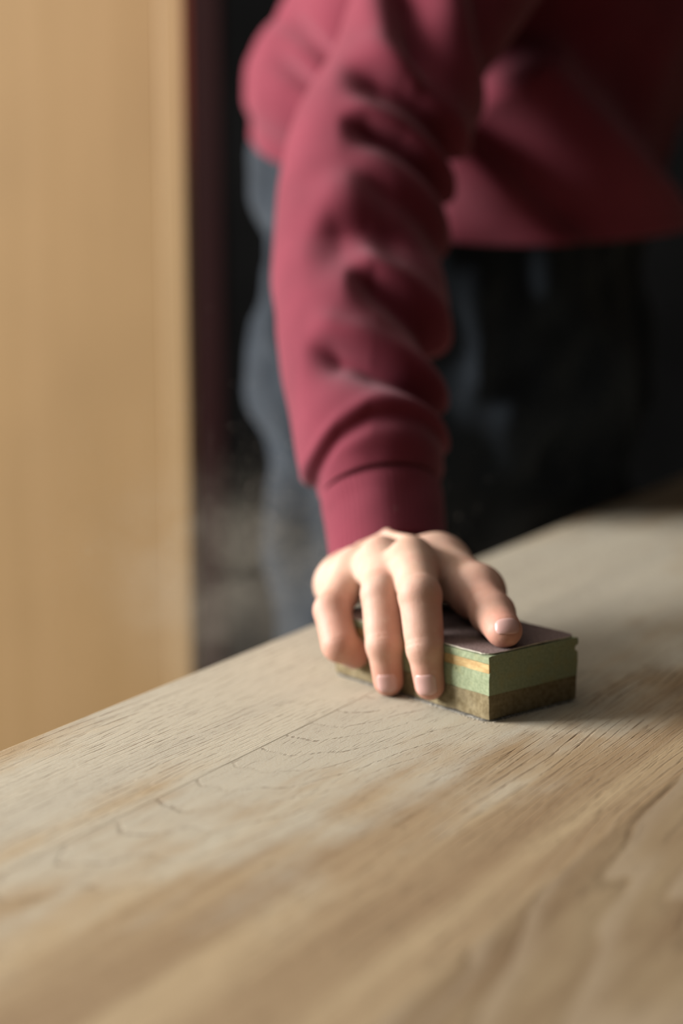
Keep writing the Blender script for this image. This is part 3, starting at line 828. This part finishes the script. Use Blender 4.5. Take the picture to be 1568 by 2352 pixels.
# torso of the sweatshirt
tr = [ # height, lean (0 hips .. 1 shoulders), half width (across), half depth
 (0.985, .00, .205, .165), (1.03, .03, .212, .172), (1.08, .10, .214, .172), (1.13, .22, .216, .165), (1.19, .44, .214, .155), (1.25, .75, .200, .140), (1.31, 1.0, .175, .115), (1.36, 1.05, .110, .085), (1.39, 1.10, .075, .070)]
TN, TU = 200, 320
TR = catmull(tr, TN)
LEAN = np.array([SHC[0] - PC[0], SHC[1] - PC[1], 0])
tct = np.array([PC + LEAN * r[1] + np.array([0, 0, r[0]]) for r in TR])
uu = np.linspace(0, 2 * np.pi, TU, endpoint=False)
tau = np.repeat(-PR[None], TN, 0); tav = np.repeat(PF[None], TN, 0)
pt = tct[:, None, :] + (-np.cos(uu)[None, :, None] * tau[:, None, :] * .2 + np.sin(uu)[None, :, None] * tav[:, None, :] * .16)
td = .010 * vnoise(pt * np.array([1, 1, .8]), 11, 31) + .006 * vnoise(pt * np.array([1, 1, .6]), 24, 32)
hv = TR[:, 0][:, None]
sag = np.clip((1.10 - hv) / .12, 0, 1)
td = td - .004 * np.exp(-((hv - 1.005) / .02) ** 2)
def topx(V):
    q = V - CAM; dep = q[..., 1] * cP - q[..., 2] * sP; up = q[..., 1] * sP + q[..., 2] * cP
    return 784 + FPX * q[..., 0] / dep, 1176 - FPX * up / dep
Dn = -np.cos(uu)[None, :, None] * tau[:, None, :] * TR[:, 2][:, None, None] + np.sin(uu)[None, :, None] * tav[:, None, :] * TR[:, 3][:, None, None]
tx, ty = topx(tct[:, None, :] + Dn)
front = (Dn[..., 1] < 0.02)
def ridge(a, b, hgt, wl, wr):
    """hanging pleat of the cloth front: gentle on the window side, steep behind"""
    ax, ay = b[0] - a[0], b[1] - a[1]; L = math.hypot(ax, ay); ax /= L; ay /= L
    s = (tx - a[0]) * ax + (ty - a[1]) * ay; n = (tx - a[0]) * (-ay) + (ty - a[1]) * ax      # n<0: right/above of the line
    w_ = np.exp(-(np.clip(-s, 0, None) / 60) ** 2 - (np.clip(s - L, 0, None) / 80) ** 2)
    return hgt * w_ * np.where(n > 0, np.exp(-(n / wl) ** 2), np.exp(-(n / wr) ** 2))
td = td + ridge((665, 235), (720, 270), -.009, 24, 28) + ridge((690, 120), (790, 210), -.012, 26, 34)
td = td + ridge((1225, 170), (1450, 500), .055, 150, 70) + ridge((1060, 330), (1230, 520), .030, 110, 50)
torso_o, VT = loft('sweatshirt_torso', tct, TR[:, 2], TR[:, 3], tau, tav, td, TU, M_sweat)
# the hem dips in front and rises over the right hip
co = np.empty(len(torso_o.data.vertices) * 3, dtype=np.float32); torso_o.data.vertices.foreach_get('co', co); co = co.reshape(TN, TU, 3)
low = np.clip((1.2 - hv) / .2, 0, 1) ** 1.5
co[..., 2] += low * (.075 * np.clip(np.cos(uu + .75), 0, 1) ** 1.5 - .012 * np.exp(-((uu - 1.1) / .6) ** 2) + .02 * np.exp(-((uu - 2.5) / .6) ** 2))[None, :]
torso_o.data.vertices.foreach_set('co', co.astype(np.float32).ravel())
# left sleeve
lr = catmull([(*(SHL + [0, 0, .02]), .075), (*((SHL + ELL) / 2), .068), (*ELL, .060), (*((ELL + WRL) / 2), .050), (*(WRL + (ELL - WRL) * .15), .040)], 120)
lc = lr[:, :3]; lt = np.gradient(lc, axis=0); lt /= np.linalg.norm(lt, axis=1, keepdims=True)
lau = np.cross(lt, PF); lau /= np.linalg.norm(lau, axis=1, keepdims=True); lav = np.cross(lt, lau)
ul = np.linspace(0, 2 * np.pi, 96, endpoint=False)
ldp = .004 * vnoise(lc[:, None, :] + np.stack([np.cos(ul), np.sin(ul), 0 * ul], 1)[None] * .05, 30, 8)
lsl, _ = loft('sweatshirt_left', lc, lr[:, 3], lr[:, 3], lau, lav, ldp, 96, M_sweat)
# join the three lofts into one garment
dg = bpy.context.evaluated_depsgraph_get()
bm = bmesh.new()
for ob in (sweat, torso_o, lsl):
    ev = ob.evaluated_get(dg); m_ = ev.to_mesh(); bm.from_mesh(m_); ev.to_mesh_clear()
me = bpy.data.meshes.new('sweatshirt'); bm.to_mesh(me); bm.free()
me.materials.append(M_sweat); me.polygons.foreach_set('use_smooth', np.ones(len(me.polygons), dtype=bool))
sweat.modifiers.clear(); sweat.data = me
bpy.data.objects.remove(torso_o); bpy.data.objects.remove(lsl)

# ---- trousers
M_trous = cloth_mat('slate_work_cloth', (0.008, 0.011, 0.015), (0.022, 0.028, 0.036), weave=700, sheen=0.10)
M_trous.node_tree.nodes['Principled BSDF'].inputs['Sheen Tint'].default_value = (.8, .9, 1, 1)
def trouser_sdf(X):
    d = cone(X, PEL + UP * .11, PEL - UP * .08, .184, .184, flat=(PF, .85))
    for H_, K, N in ((HIPR, KNR, ANR), (HIPL, KNL, ANL)):
        d = smin(d, cone(X, H_ + UP * .01, K, .100, .074), .03)
        d = smin(d, cone(X, K, N - UP * .02, .074, .072), .03)
    n_ = .011 * vnoise(X * np.array([1, 1, .75]), 17, 41) + .012 * vnoise(X * np.array([1, 1, .8]), 36, 42)
    return np.maximum(np.maximum(d + n_, .065 - X[..., 2]), X[..., 2] - 1.07)
lo2 = np.array([PC[0] - .36, PC[1] - .36, .03]); hi2 = np.array([PC[0] + .36, PC[1] + .36, 1.12])
FT = sparse_field(trouser_sdf, lo2, hi2, .007, 3)
VT_, QT = surface_nets(FT, lo2, .007)
plink('trousers', VT_, QT, M_trous)
# ---- boots, hair, eyes
M_boot = simple_mat('dark_boot_leather', (0.02, 0.017, 0.015), 0.6, 0.2, 30)
for N in (ANR, ANL):
    f0 = np.array([N[0], N[1], 0])
    lo3, hi3 = f0 + [-.24, -.24, -.02], f0 + [.24, .24, .16]
    g3 = grid(lo3, hi3, .007)
    d = cone(g3, f0 - PF * .045 + UP * .035, f0 + PF * .15 + UP * .030, .040, .040, flat=(PR, .95))
    d = smin(d, cone(g3, f0 + UP * .04, f0 + UP * .11, .045, .046), .03)
    d = np.maximum(d, .001 - g3[..., 2])
    v3, q3 = surface_nets(d, lo3, .007); plink('boot', v3, q3, M_boot)
M_hair = simple_mat('brown_hair', (0.06, 0.035, 0.02), 0.6, 0.4, 200)
lo3, hi3 = HEAD - .16, HEAD + .18
g3 = grid(lo3, hi3, .006)
d = np.linalg.norm((g3 - HEAD + PF * .014 - UP * .022) @ np.stack([PF / .106, PR / .084, UP / .106]).T, axis=-1) * .09 - .09
d = d + .003 * vnoise(g3, 90, 3)
cut = (g3 - HEAD) @ PF * .9 - (g3 - HEAD) @ UP * .75 - .022
d = np.maximum(d, cut)
v3, q3 = surface_nets(d, lo3, .006); plink('hair', v3, q3, M_hair)
M_eye = simple_mat('eye', (0.55, 0.53, 0.5), 0.2, 0.05)
for s in (-1, 1):
    bm = bmesh.new(); bmesh.ops.create_uvsphere(bm, u_segments=16, v_segments=12, radius=.0125)
    me = bpy.data.meshes.new('eye'); bm.to_mesh(me); bm.free()
    o = link('eye', me, M_eye, body, True); o.location = tuple(HEAD + PF * .083 + PR * s * .032 + UP * .008 - np.array([PC[0], PC[1], 0]))

# ------------------------------------------------------------------ upright board behind the table
def board_mat(name, a, b, seed):
    t = NT(name); o_ = t.obj()
    n1 = t.noise(t.scale(o_, (26, 26, 1.1), (seed, 0, 0)), 1.0, 3, 0.55); n2 = t.noise(t.scale(o_, (3, 3, 2.5), (seed, 2, 0)), 1.0, 3, 0.6)
    n3 = t.noise(t.scale(o_, (300, 300, 6), (seed, 2, 0)), 1.0, 3, 0.6)
    c = t.mix(t.smooth(n1, 0.3, 0.7), (*a, 1), (*b, 1))
    c = t.mix(t.math('MULTIPLY', t.smooth(n2, 0.45, 0.75), 0.35), c, tuple(v * .72 for v in a) + (1,))
    c = t.mix(t.math('MULTIPLY', t.smooth(n3, 0.55, 0.75), 0.2), c, tuple(v * .6 for v in a) + (1,))
    t.base(c); t.rough(0.55); t.spec(0.35); t.normal(t.bump(n3, 0.2, 0.0005))
    return t.m
M_b1 = board_mat('birch_board', (0.42, 0.265, 0.118), (0.455, 0.29, 0.135), 1.0)
M_b2 = board_mat('birch_edge', (0.46, 0.30, 0.145), (0.49, 0.325, 0.16), 4.0)
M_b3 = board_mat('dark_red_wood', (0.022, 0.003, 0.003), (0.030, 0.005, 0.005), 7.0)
BRD = P(432, 700, 1.58)
board = tag(empty('wooden_board', (BRD[0], BRD[1], 0), math.radians(-11)), 'tall honey-coloured wooden board standing upright behind the table', 'board')
# local x runs left from the visible edge
link('panel', box_me('panel', [(-0.62, -0.0245, 0, 0.022, 0.0, 2.15)], .001), M_b1, board)
link('edge_strip', box_me('edge_strip', [(-0.0242, 0.0, -0.0008, 0.0228, 0.0, 2.15)], .002), M_b2, board)
pp = P(470, 500, 2.15)
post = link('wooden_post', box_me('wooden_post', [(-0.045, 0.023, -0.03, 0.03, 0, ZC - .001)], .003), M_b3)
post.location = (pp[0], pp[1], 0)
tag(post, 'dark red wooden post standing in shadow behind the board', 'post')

# ------------------------------------------------------------------ sawdust in the air
t = NT('airborne_sawdust')
t.n.remove(t.b)
o_ = t.obj()
vs = t.add('ShaderNodeVolumePrincipled'); vs.inputs['Color'].default_value = (0.90, 0.80, 0.64, 1)
ln = t.add('ShaderNodeVectorMath', operation='LENGTH'); t.set(ln.inputs[0], o_)
fall = t.math('SUBTRACT', 1.0, t.smooth(ln.outputs['Value'], 0.25, 0.98))
nn = t.noise(t.scale(o_, (2.0, 2.0, 2.4)), 1.0, 3, 0.6, 0.4)
den = t.math('MULTIPLY', fall, t.smooth(nn, 0.38, 0.68))
t.set(vs.inputs['Density'], t.math('MULTIPLY', den, 2.8)); vs.inputs['Anisotropy'].default_value = 0.2
t.t.links.new(vs.outputs[0], t.out.inputs['Volume'])
bm = bmesh.new(); bmesh.ops.create_icosphere(bm, subdivisions=3, radius=1)
me = bpy.data.meshes.new('sawdust_cloud'); bm.to_mesh(me); bm.free()
cl = link('sawdust_cloud', me, t.m)
cp = P(520, 1330, 1.24); cl.location = tuple(cp); cl.scale = (.125, .13, .10)
tag(cl, 'faint drifting cloud of sawdust between the board and the hand', 'sawdust', kind='stuff')
# floating specks
rs = np.random.RandomState(11)
ns = 9000
q = rs.normal(size=(ns, 3)) * np.array([.06, .06, .045]) + P(560, 1330, 1.20)
q = q[(q[:, 2] > TZ + .002)]
sz = rs.uniform(.00008, .00022, len(q)) * (1 + (rs.rand(len(q)) > .97) * 1.0)
tet = np.array([(1, 1, 1), (1, -1, -1), (-1, 1, -1), (-1, -1, 1)])
V = (q[:, None, :] + tet[None] * sz[:, None, None]).reshape(-1, 3)
F = (np.arange(len(q))[:, None, None] * 4 + np.array([(0, 1, 2), (0, 3, 1), (0, 2, 3), (1, 3, 2)])[None]).reshape(-1, 3)
sp_o = link('sawdust_specks', fast_mesh('sawdust_specks', V, F), M_dust)
tag(sp_o, 'tiny sawdust specks floating in the air left of the hand', 'sawdust', kind='stuff')
